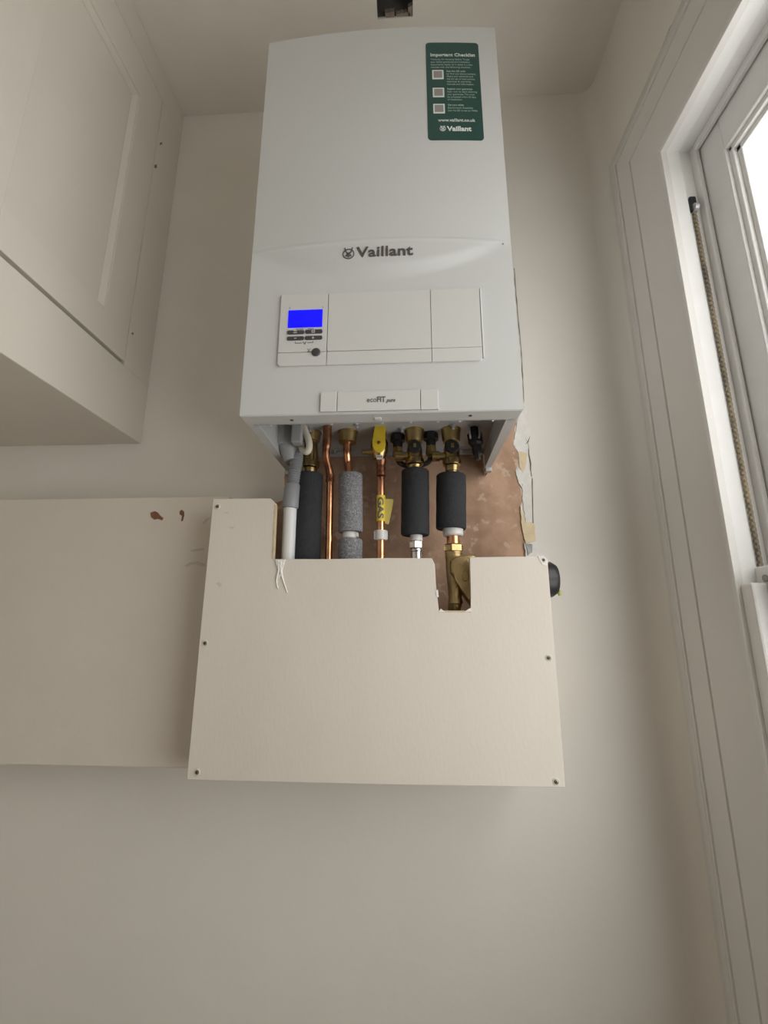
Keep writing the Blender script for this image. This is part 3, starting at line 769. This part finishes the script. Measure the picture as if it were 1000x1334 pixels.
def vert(x, z, y=YP): return Vector((x, y, z))


def foam_sleeve(parent, px0, px1, ytop, ybot, m, z_end=None, name='foam_sleeve'):
    a = Y_((px0 + px1) / 2, ytop, YP - 0.022); b = Y_((px0 + px1) / 2, ybot, YP - 0.010); a = Vector((Y_((px0 + px1) / 2, ytop).x, YP, a.z)); b = Vector((Y_((px0 + px1) / 2, ybot).x, YP, b.z))
    x = (a.x + b.x) / 2 if z_end is None else a.x
    r = RW(px1 - px0, a) * 0.985
    zb = b.z if z_end is None else z_end
    bm = NB(); n = 8
    prof = [(0, r * 0.55), (0, r * 0.93), (0.002, r)]
    L = a.z - zb
    for k in range(1, n): prof.append((L * k / n, r * (1 + random.uniform(-0.012, 0.012))))
    prof += [(L - 0.002, r), (L, r * 0.94), (L, r * 0.5)]
    lathe(bm, (x, YP, a.z), (b.x - a.x if z_end is None else 0, 0, -L), prof, 28)
    return obj(name, bm, m, parent, smooth=True), x, r, zb


def nutprof(l, r): return [(0, r * 0.88), (l * 0.15, r), (l * 0.85, r), (l, r * 0.88)]


def iso_valve(parent, px, y_nut, y_cap, y_ring, y_end, wpx, dial=True, side=None):
    """nut under the base plate, bulging brass body with dark spindle cap, collar and tail below"""
    zf = lambda y: Y_(px, y, YP - 0.014).z
    x = Y_(px, y_ring).x; r = RW(wpx, Y_(px, y_cap))
    zn_, zc, zr, ze = zf(y_nut), zf(y_cap), zf(y_ring), zf(y_end)
    L = ZP - zn_
    bm = NB(); lathe(bm, (x, YP, ZP + 0.001), (0, 0, -1), [(0, r * 1.06), (0.003, r * 1.06), (0.003, r * 0.98), (L * 0.8, r * 0.90), (L, r * 0.84), (L + 0.001, r * 0.66), (L + 0.006, r * 0.62)], 28)
    obj('union_nut', bm, m_brass_d, parent, smooth=True)
    t0 = zn_ + 0.003; q = lambda z: t0 - z
    bm = NB(); lathe(bm, (x, YP, t0), (0, 0, -1), [(0, r * 0.62), (q(zc) * 0.6, r * 0.72), (q(zc), r * 0.80), (q(zr) - 0.012, r * 0.82), (q(zr) - 0.004, r * 0.92), (q(zr), r * 0.90), (q(zr) + 0.002, r * 0.74), (q(ze) - 0.004, r * 0.68), (q(ze) - 0.003, r * 0.62), (q(ze), r * 0.60), (q(ze) + 0.02, r * 0.40)], 28)
    bd = obj('valve_body', bm, m_brass, parent, smooth=True)
    bm = NB(); lathe(bm, (x, YP, zr + 0.013), (0, 0, -1), nutprof(0.012, r * 0.97), 6, 0.35); obj('valve_collar', bm, m_brass, bd)
    if dial:
        bm = NB(); lathe(bm, (x, YP - r * 0.45, zc), (0, -1, 0.12), [(0, r * 0.70), (r * 0.40, r * 0.70), (r * 0.52, r * 0.62), (r * 0.52, r * 0.40)], 24); sp = obj('spindle_cap', bm, m_black, parent, smooth=True)
        bm = NB(); box(bm, x - r * 0.16, x + r * 0.16, YP - r * 1.12, YP - r * 0.8, zc - r * 0.16, zc + r * 0.30, 0.0006); obj('spindle', bm, m_brass, sp)
    if side:
        zs2 = zc - (zc - zr) * 0.42
        bm = NB(); lathe(bm, (x, YP, zs2), (-1, 0, 0), [(0, r * 0.42), (side * 0.62, r * 0.42), (side * 0.62, r * 0.54), (side, r * 0.54), (side, r * 0.3)], 20); obj('side_outlet', bm, m_brass, parent, smooth=True)
    return x, r


# 1 --- condensate drain
pd = Y_(383, 640, -0.145); YD = -0.145
c0 = Y_(377, 567, YD); c1 = Y_(386, 592, YD); c2 = Y_(385, 610, YD); c3 = Y_(381, 634, YD); c4 = Y_(378, 662, YD); c5 = Y_(375, 726, YD)
drain = thing('condensate_drain', 'grey ribbed hose and white plastic drain pipe beside the black foam', 'drain pipe', (c5.x, YD, ZLOW))
bm = NB(); lathe(bm, (c0.x - 0.004, YD, ZP + 0.001), (0.15, 0, -1), [(0, 0.017), (0.020, 0.018), (0.034, 0.020), (0.044, 0.017), (0.056, 0.013), (0.062, 0.012)], 24); obj('siphon_cup', bm, m_lgpl, drain, smooth=True)
top = Vector((c0.x + 0.003, YD, ZP - 0.055))
P = smoothpath([top, c1, c2, c3], 18)
bm = NB(); tube(bm, P, [0.0100 if i < 14 else (0.0112 if i % 2 else 0.0094) for i in range(len(P))], 22); obj('ribbed_hose', bm, m_gpl, drain, smooth=False)
ax = (c4 - c3)
r = RW(20, c3)
bm = NB(); lathe(bm, c3 - ax.normalized() * 0.004, ax, [(0, r * 0.9), (0.002, r), (ax.length * 0.9, r * 1.06), (ax.length + 0.004, r * 1.06), (ax.length + 0.005, r * 0.8)], 26); obj('coupling', bm, m_gpl, drain, smooth=True)
dirn = (c5 - c4).normalized(); r = RW(17, c4)
e_ = c4 + dirn * ((c4.z - ZLOW) / -dirn.z)
bm = NB(); tube(bm, [c4 - dirn * 0.006, c5, e_], r, 26); obj('drain_pipe', bm, m_white_pl, drain, smooth=True)

# 2 --- first insulated pipe (black foam), with a cream hose looped over its valve
pip = thing('heating_pipe', 'copper tail in full-length black foam beside the drain pipe, under a cream hose', 'pipe', (Y_(403, 700).x, YP, ZLOW))
xv, rv = iso_valve(pip, 404, 572, 588, 606, 617, 25, dial=False)
fo, fx, fr, _ = foam_sleeve(pip, 385, 421, 613, 730, m_foam, z_end=ZLOW)
hp = [Y_(394, 552, -0.165), Y_(397, 560, -0.168), Y_(402, 574, -0.172), Y_(402.5, 584, -0.172), Y_(399.5, 588.5, -0.170), Y_(394.5, 586, -0.163), Y_(391, 580, -0.150)]
hp[0] = Vector((hp[0].x - 0.002, -0.160, ZP + 0.001))
bm = NB(); tube(bm, smoothpath(hp, 8), 0.0056, 14)
hose = obj('relief_hose', bm, m_cream_pl, None, 'thin cream plastic hose looped under the boiler above a brass valve', 'hose', smooth=True)

# 3 --- bent copper pipe
cpp = thing('copper_pipe', 'bare copper pipe with an offset bend between black and grey foam', 'pipe', (Y_(428, 727).x, YP, ZLOW))
a = Y_(430, 627); b = Y_(428, 727); r = 0.0062
bm = NB(); tube(bm, [vert(a.x, a.z), vert(b.x - (a.x - b.x) * 0.0, b.z), vert(b.x, ZLOW)], r, 20); obj('pipe', bm, m_copper, cpp, smooth=True)
u1 = U(426.5, 556, 1, -0.15); u2 = Y_(425.5, 578, -0.15); u3 = Y_(424.5, 594, -0.146); u4 = Y_(428.5, 612, -0.130); u5 = Y_(430, 622)
u1.z = ZP
bm = NB(); P = smoothpath([u1, u2, u3, u4, u5, vert(a.x, a.z + 0.002)], 9)
tube(bm, P, [0.0075 if i < 12 else 0.0066 for i in range(len(P))], 20); obj('offset_bend', bm, m_copper_d, cpp, smooth=True)
bm = NB(); lathe(bm, (u5.x, YP, u5.z + 0.006), (0, 0, -1), [(0, 0.0070), (0.001, 0.0078), (0.005, 0.0078), (0.006, 0.0070), (0.009, 0.0070), (0.010, 0.0077), (0.014, 0.0077), (0.015, 0.0066)], 22); obj('solder_joint', bm, m_copper_d, cpp, smooth=True)

# 4 --- grey foam pipe
gfp = thing('heating_pipe', 'pipe in speckled grey foam in two lengths with a gap', 'pipe', (Y_(456, 727).x, YP, ZLOW))
t = Y_(453, 566); rn = RW(26, t)
bm = NB(); lathe(bm, (t.x, YP, ZP + 0.001), (0, 0, -1), [(0, rn), (0.003, rn), (0.003, rn * 0.92), (0.022, rn * 0.88), (0.024, rn * 0.6)], 26); obj('union_nut', bm, m_brass_d, gfp, smooth=True)
P = smoothpath([Vector((t.x, YP, ZP - 0.02)), Y_(452, 590), Y_(453, 604, -0.120), Y_(455, 620)], 8)
bm = NB(); tube(bm, P, 0.0072, 20); obj('elbow', bm, m_copper, gfp, smooth=True)
s1, gx, gr, zb1 = foam_sleeve(gfp, 440, 471.5, 613, 692, m_gfoam)
s2, gx2, gr2, _ = foam_sleeve(gfp, 440.5, 472.5, 700, 730, m_gfoam, z_end=ZLOW)
zt1 = Y_(457, 700).z
bm = NB(); lathe(bm, (gx, YP, zb1 + 0.003), (0, 0, -1), [(0, gr * 0.52), (0.002, gr * 0.58), (zb1 - zt1 + 0.004, gr * 0.58), (zb1 - zt1 + 0.006, gr * 0.5)], 22); obj('pipe_clip', bm, m_clip, gfp, smooth=True)
bm = NB(); box(bm, gx + gr * 0.50, gx + gr * 0.74, YP - 0.006, YP + 0.006, zt1, zb1 - 0.001, 0.001); obj('clip_jaw', bm, m_clip, gfp)

# 5 --- gas
gas = thing('gas_pipe', 'copper gas pipe with yellow lever valve and yellow tape', 'pipe', (Y_(496, 727).x, YP, ZLOW))
gx = Y_(496, 660).x; gc = Y_(494, 586)
bm = NB(); lathe(bm, (gc.x, YP, ZP + 0.001), (0, 0, -1), [(0, 0.0125), (0.010, 0.0125), (0.011, 0.0105), (0.030, 0.0105)], 24); obj('valve_neck', bm, m_brass_d, gas, smooth=True)
bm = NB(); zc = gc.z
prof = [(0, 0.008), (0.003, 0.0125), (0.009, 0.0152), (0.018, 0.0158), (0.026, 0.0148), (0.030, 0.0125), (0.034, 0.0118), (0.039, 0.0100), (0.041, 0.006)]
lathe(bm, (gc.x, YP, zc + 0.022), (0, 0, -1), prof, 28); vb_ = obj('valve_body', bm, m_brass, gas, smooth=True)
bm = NB(); lathe(bm, (gc.x, YP, zc - 0.004), (-1, 0, 0), [(0, 0.005), (0.020, 0.0052), (0.020, 0.0042), (0.030, 0.0042), (0.031, 0.003)], 16); obj('test_nipple', bm, m_brass, gas, smooth=True)
# lever: rounded plate with boss
YV = YP - 0.0185
a = Y_(496, 552, YV); b = Y_(493.5, 577, YV); c = Y_(494.5, 588, YV)
hw = RW(16.5, b)
pts = [(a.x - hw * 0.78, a.z + 0.010), (a.x + hw * 0.78, a.z + 0.010), (b.x + hw, b.z + 0.004)]
pts += [(b.x + hw * 1.05 * math.cos(math.radians(t_)), b.z - 0.002 + (b.z - c.z + 0.001) * 1.0 * math.sin(math.radians(t_))) for t_ in range(0, -181, -20)]
pts += [(b.x - hw, b.z + 0.004)]
bm = NB(); prism(bm, pts, 1, YV - 0.004, YV, 0.001); lev = obj('valve_lever', bm, m_yellow, gas, label='yellow lever')
bm = NB(); lathe(bm, (b.x, YV, b.z - 0.001), (0, -1, 0), [(-0.006, 0.003), (0.0045, 0.0030), (0.0055, 0.0022)], 16); obj('lever_screw', bm, m_copper_d, lev, smooth=True)
p = Y_(494.5, 595.5, YP - 0.0155); bm = NB(); box(bm, p.x - 0.0055, p.x + 0.0050, YP - 0.0165, YP - 0.012, p.z - 0.0035, p.z + 0.0035, 0.0004); rt_ = obj('rating_tag', bm, m_white_pl, gas)
for dx in (-0.003, 0.0, 0.003):
    bm = NB(); box(bm, p.x + dx - 0.0009, p.x + dx + 0.0009, YP - 0.0167, YP - 0.016, p.z - 0.0012, p.z + 0.0018); obj('tag_mark', bm, m_print, rt_)
j0 = Y_(496, 602); j1 = Y_(496, 625)
bm = NB(); lathe(bm, (gx, YP, j0.z + 0.004), (0, 0, -1), [(0, 0.0095), (0.006, 0.0088), (0.010, 0.0072), (0.012, 0.0072), (0.013, 0.0082), (0.018, 0.0082), (0.019, 0.0074), (0.022, 0.0074), (0.023, 0.0082), (0.029, 0.0082), (0.030, 0.0068)], 22); obj('solder_joint', bm, m_copper_d, gas, smooth=True)
RG = 0.0070
bm = NB(); tube(bm, [vert(gx, j1.z + 0.004), vert(gx, ZLOW)], RG, 22); obj('pipe', bm, m_copper, gas, smooth=True)
tz0 = Y_(496, 646).z; tz1 = Y_(496, 679.5).z
bm = NB(); tube(bm, [vert(gx, tz0), vert(gx, tz1)], RG + 0.0006, 24); tape = obj('marker_tape', bm, m_ytape, gas, smooth=True, label='yellow tape lettered GAS')
p0 = Y_(503, 650, YP); fl = [Y_(501, 649, YP - 0.001), Y_(512.5, 649.5, YP - 0.001), Y_(511, 660, YP), Y_(506, 683, YP), Y_(501, 681, YP)]
bm = NB(); prism(bm, [(q.x, q.z) for q in fl], 1, YP + 0.0028, YP + 0.0034); obj('tape_tail', bm, m_ytail, tape)
# GAS reads downward along the pipe and wraps round it
c = bpy.data.curves.new('g', 'FONT'); c.body = 'GAS'; c.size = 0.0150; c.offset = 0.0005; c.extrude = 0.0002; c.resolution_u = 3
to = bpy.data.objects.new('g', c); COL.objects.link(to); dg = bpy.context.evaluated_depsgraph_get(); dg.update()
me = bpy.data.meshes.new_from_object(to.evaluated_get(dg)); bpy.data.objects.remove(to)
bm = bmesh.new(); bm.from_mesh(me)
bmesh.ops.subdivide_edges(bm, edges=[e for e in bm.edges if e.calc_length() > 0.002], cuts=3)
xs_ = [v.co.x for v in bm.verts]; ys_ = [v.co.y for v in bm.verts]
for v in bm.verts:
    al = (v.co.x - min(xs_)) / (max(xs_) - min(xs_)); s = (v.co.y - (min(ys_) + max(ys_)) / 2); dep = v.co.z
    ang = s / (RG + 0.0006) * 0.92; rr_ = RG + 0.0009 + dep
    v.co = (gx + rr_ * math.sin(ang), YP - rr_ * math.cos(ang), tz0 - 0.004 - al * (tz0 - tz1 - 0.008))
obj('lettering', bm, m_print, tape)
z0_ = Y_(496, 691).z; z1_ = Y_(496, 704).z
bm = NB(); lathe(bm, (gx, YP, z0_), (0, 0, -1), [(0, RG + 0.0006), (0.0005, RG + 0.003), (z0_ - z1_ - 0.0005, RG + 0.003), (z0_ - z1_, RG + 0.0006)], 24)
box(bm, gx - 0.0115, gx + 0.0115, YP - 0.004, YP + 0.004, z1_ + 0.0012, z0_ - 0.0012, 0.001); obj('pipe_clip', bm, m_clip, gas, smooth=True)

# 6 --- cold pipe: black foam on chrome fitting
cw = thing('water_pipe', 'pipe in short black foam ending in a chrome fitting', 'pipe', (Y_(540, 727).x, YP, ZLOW))
xv, rv = iso_valve(cw, 540, 573, 582, 602, 611, 25, side=0.034)
fo, fx, fr, fz = foam_sleeve(cw, 523, 559.5, 608, 696, m_foam)
a = Y_(540.5, 700); b = Y_(540.5, 706)
bm = NB(); lathe(bm, (fx, YP, fz + 0.004), (0, 0, -1), [(0, 0.0095), (0.001, 0.0108), (fz - b.z + 0.002, 0.0105), (fz - b.z + 0.004, 0.008)], 22); obj('pipe_clip', bm, m_clip, cw, smooth=True)
n0 = Y_(540.5, 704.5).z
bm = NB(); lathe(bm, (fx, YP, n0), (0, 0, -1), nutprof(0.0145, 0.0116), 6, 0.2); obj('chrome_nut', bm, m_chrome, cw)
bm = NB(); lathe(bm, (fx, YP, n0 + 0.003), (0, 0, -1), [(0, 0.007), (0.001, 0.0092), (0.018, 0.0092), (0.019, 0.0105), (0.021, 0.0105), (0.022, 0.0092), (0.040, 0.0092), (n0 + 0.003 - ZLOW, 0.0075)], 24); obj('chrome_body', bm, m_chrome, cw, smooth=True)

# 7 --- return pipe: black foam, copper tail, brass filter valve
rp = thing('heating_pipe', 'pipe in short black foam above a copper tail and cast brass angled valve', 'pipe', (Y_(590, 760).x, YP, ZLOW))
xv, rv = iso_valve(rp, 588.5, 573, 582, 603, 614, 25.5, side=0.034)
fo, fx, fr, fz = foam_sleeve(rp, 569, 608, 614, 688, m_foam)
b = Y_(589, 698)
bm = NB(); lathe(bm, (fx, YP, fz + 0.005), (0, 0, -1), [(0, 0.015), (0.001, 0.0172), (fz - b.z + 0.004, 0.0168), (fz - b.z + 0.006, 0.0150), (fz - b.z + 0.006, 0.0120)], 26); obj('pipe_clip', bm, m_clip, rp, smooth=True)
nt0 = Y_(589, 709).z; nt1 = Y_(589, 720).z
bm = NB(); tube(bm, [vert(fx, b.z + 0.006), vert(fx, nt0 - 0.006)], 0.0111, 26); obj('copper_tail', bm, m_copper, rp, smooth=True)
bm = NB(); lathe(bm, (fx, YP, nt0), (0, 0, -1), nutprof(nt0 - nt1, 0.0165), 6, 0.25); obj('compression_nut', bm, m_brass, rp)
bm = NB(); lathe(bm, (fx, YP, nt1 + 0.001), (0, 0, -1), [(0, 0.0150), (0.003, 0.0150), (0.003, 0.0138), (0.006, 0.0138), (0.006, 0.0146), (0.009, 0.0146), (0.011, 0.0138), (0.030, 0.0138), (0.055, 0.0120), (0.075, 0.0105), (0.090, 0.0095)], 28); obj('valve_neck', bm, m_bronze, rp, smooth=True)
# angled pot of the valve: rounded block tapering to the lower left, standing forward of the neck
q = lambda x, y: (lambda v: (v.x, v.z))(Y_(x, y, YP - 0.014))
pot = [q(586, 731), q(592, 726), q(606, 723), q(618, 724), q(622, 735), q(622, 775), q(616, 790), q(608, 781), q(600, 768), q(592, 755), q(586, 746)]
bm = NB(); prism(bm, pot, 1, YP - 0.024, YP + 0.012, 0.005); po = obj('valve_pot', bm, m_bronze, rp, smooth=True)
ar = [q(601, 750), q(603.0, 744.5), q(605.5, 743), q(608, 748), q(608.5, 756), q(605, 758), q(601.5, 756)]
bm = NB()
for i in range(len(ar)):
    u_, v_ = ar[i], ar[(i + 1) % len(ar)]; tube(bm, [(u_[0], YP - 0.0241, u_[1]), (v_[0], YP - 0.0241, v_[1])], 0.0005, 6)
obj('flow_arrow', bm, m_brass, po)
zn0 = Y_(591, 786).z; zn1 = Y_(591, 797).z
xn = Y_(591.5, 790).x
bm = NB(); lathe(bm, (xn, YP, zn0), (0, 0, -1), nutprof(0.016, 0.0115), 6, 0.1); obj('tail_nut', bm, m_brass_d, rp)
bm = NB(); tube(bm, [vert(xn, zn0 - 0.01), vert(xn, ZLOW)], 0.0075, 20); obj('tail_pipe', bm, m_copper_d, rp, smooth=True)
bm = NB(); lathe(bm, (fx, YP, zn0 + 0.012), (0, 0, -1), [(0, 0.0095), (0.012, 0.0125), (0.014, 0.008)], 20); obj('valve_foot', bm, m_bronze, rp, smooth=True)

# 8 --- filling link between the two valves (dark braided loop and taps)
fl = thing('filling_loop', 'dark filling loop with black tap knobs between two brass valves', 'filling loop', (Y_(555, 595).x, YP + 0.02, ZB - 0.04))
YK = YP + 0.012
a1 = Y_(515, 588, YK); a2 = Y_(562, 588, YK)
for k, (x, y) in enumerate(((518, 575), (561, 573))):
    p = Y_(x, y, YK); bm = NB(); lathe(bm, (p.x, YK, p.z + 0.012), (0, 0, -1), [(0, 0.012), (0.002, 0.0135), (0.012, 0.0135), (0.014, 0.009), (0.026, 0.008)], 20); obj('tap_knob', bm, m_black, fl, smooth=True)
    bm = NB(); lathe(bm, (p.x, YK, p.z - 0.012), (0, 0, -1), [(0, 0.0085), (0.010, 0.0095), (0.018, 0.0095), (0.019, 0.006), (0.022, 0.006)], 8); obj('tap_body', bm, m_brass_d, fl)
P = smoothpath([Vector((a1.x + 0.002, YK, a1.z - 0.012)), Y_(522, 604, YK), Y_(538, 608, YK + 0.004), Y_(556, 603, YK), Y_(561, 596, YK)], 8)
bm = NB(); tube(bm, P, [0.0045 + 0.0003 * (i % 2) for i in range(len(P))], 14); obj('braided_hose', bm, m_black, fl)

# 9 --- black dial on the right end of the cover box
dp = Y_(723, 755, -0.12)
dl = thing('gauge', 'black round dial sticking out of the right end of the cover box', 'gauge', (dp.x, -0.12, dp.z))
t_ = Y_(722, 732, -0.12); b_ = Y_(725, 778, -0.12); R_ = (t_.z - b_.z) / 2
x0 = 0.2485; x1 = Y_(730, 755, -0.145).x
bm = NB(); lathe(bm, (x0, -0.12, (t_.z + b_.z) / 2), (1, 0, 0), [(0, R_ * 0.92), (0.002, R_), ((x1 - x0) * 0.72, R_), (x1 - x0, R_ * 0.82), (x1 - x0, R_ * 0.3)], 36); obj('dial_case', bm, m_black, dl, smooth=True)
p = Y_(729, 774, -0.12); bm = NB(); lathe(bm, (p.x - 0.003, -0.128, p.z - 0.003), (0, 0, 1), [(0, 0.0022), (0.003, 0.0028), (0.008, 0.0028), (0.009, 0.0015)], 8); obj('bleed_screw', bm, m_olive, dl)
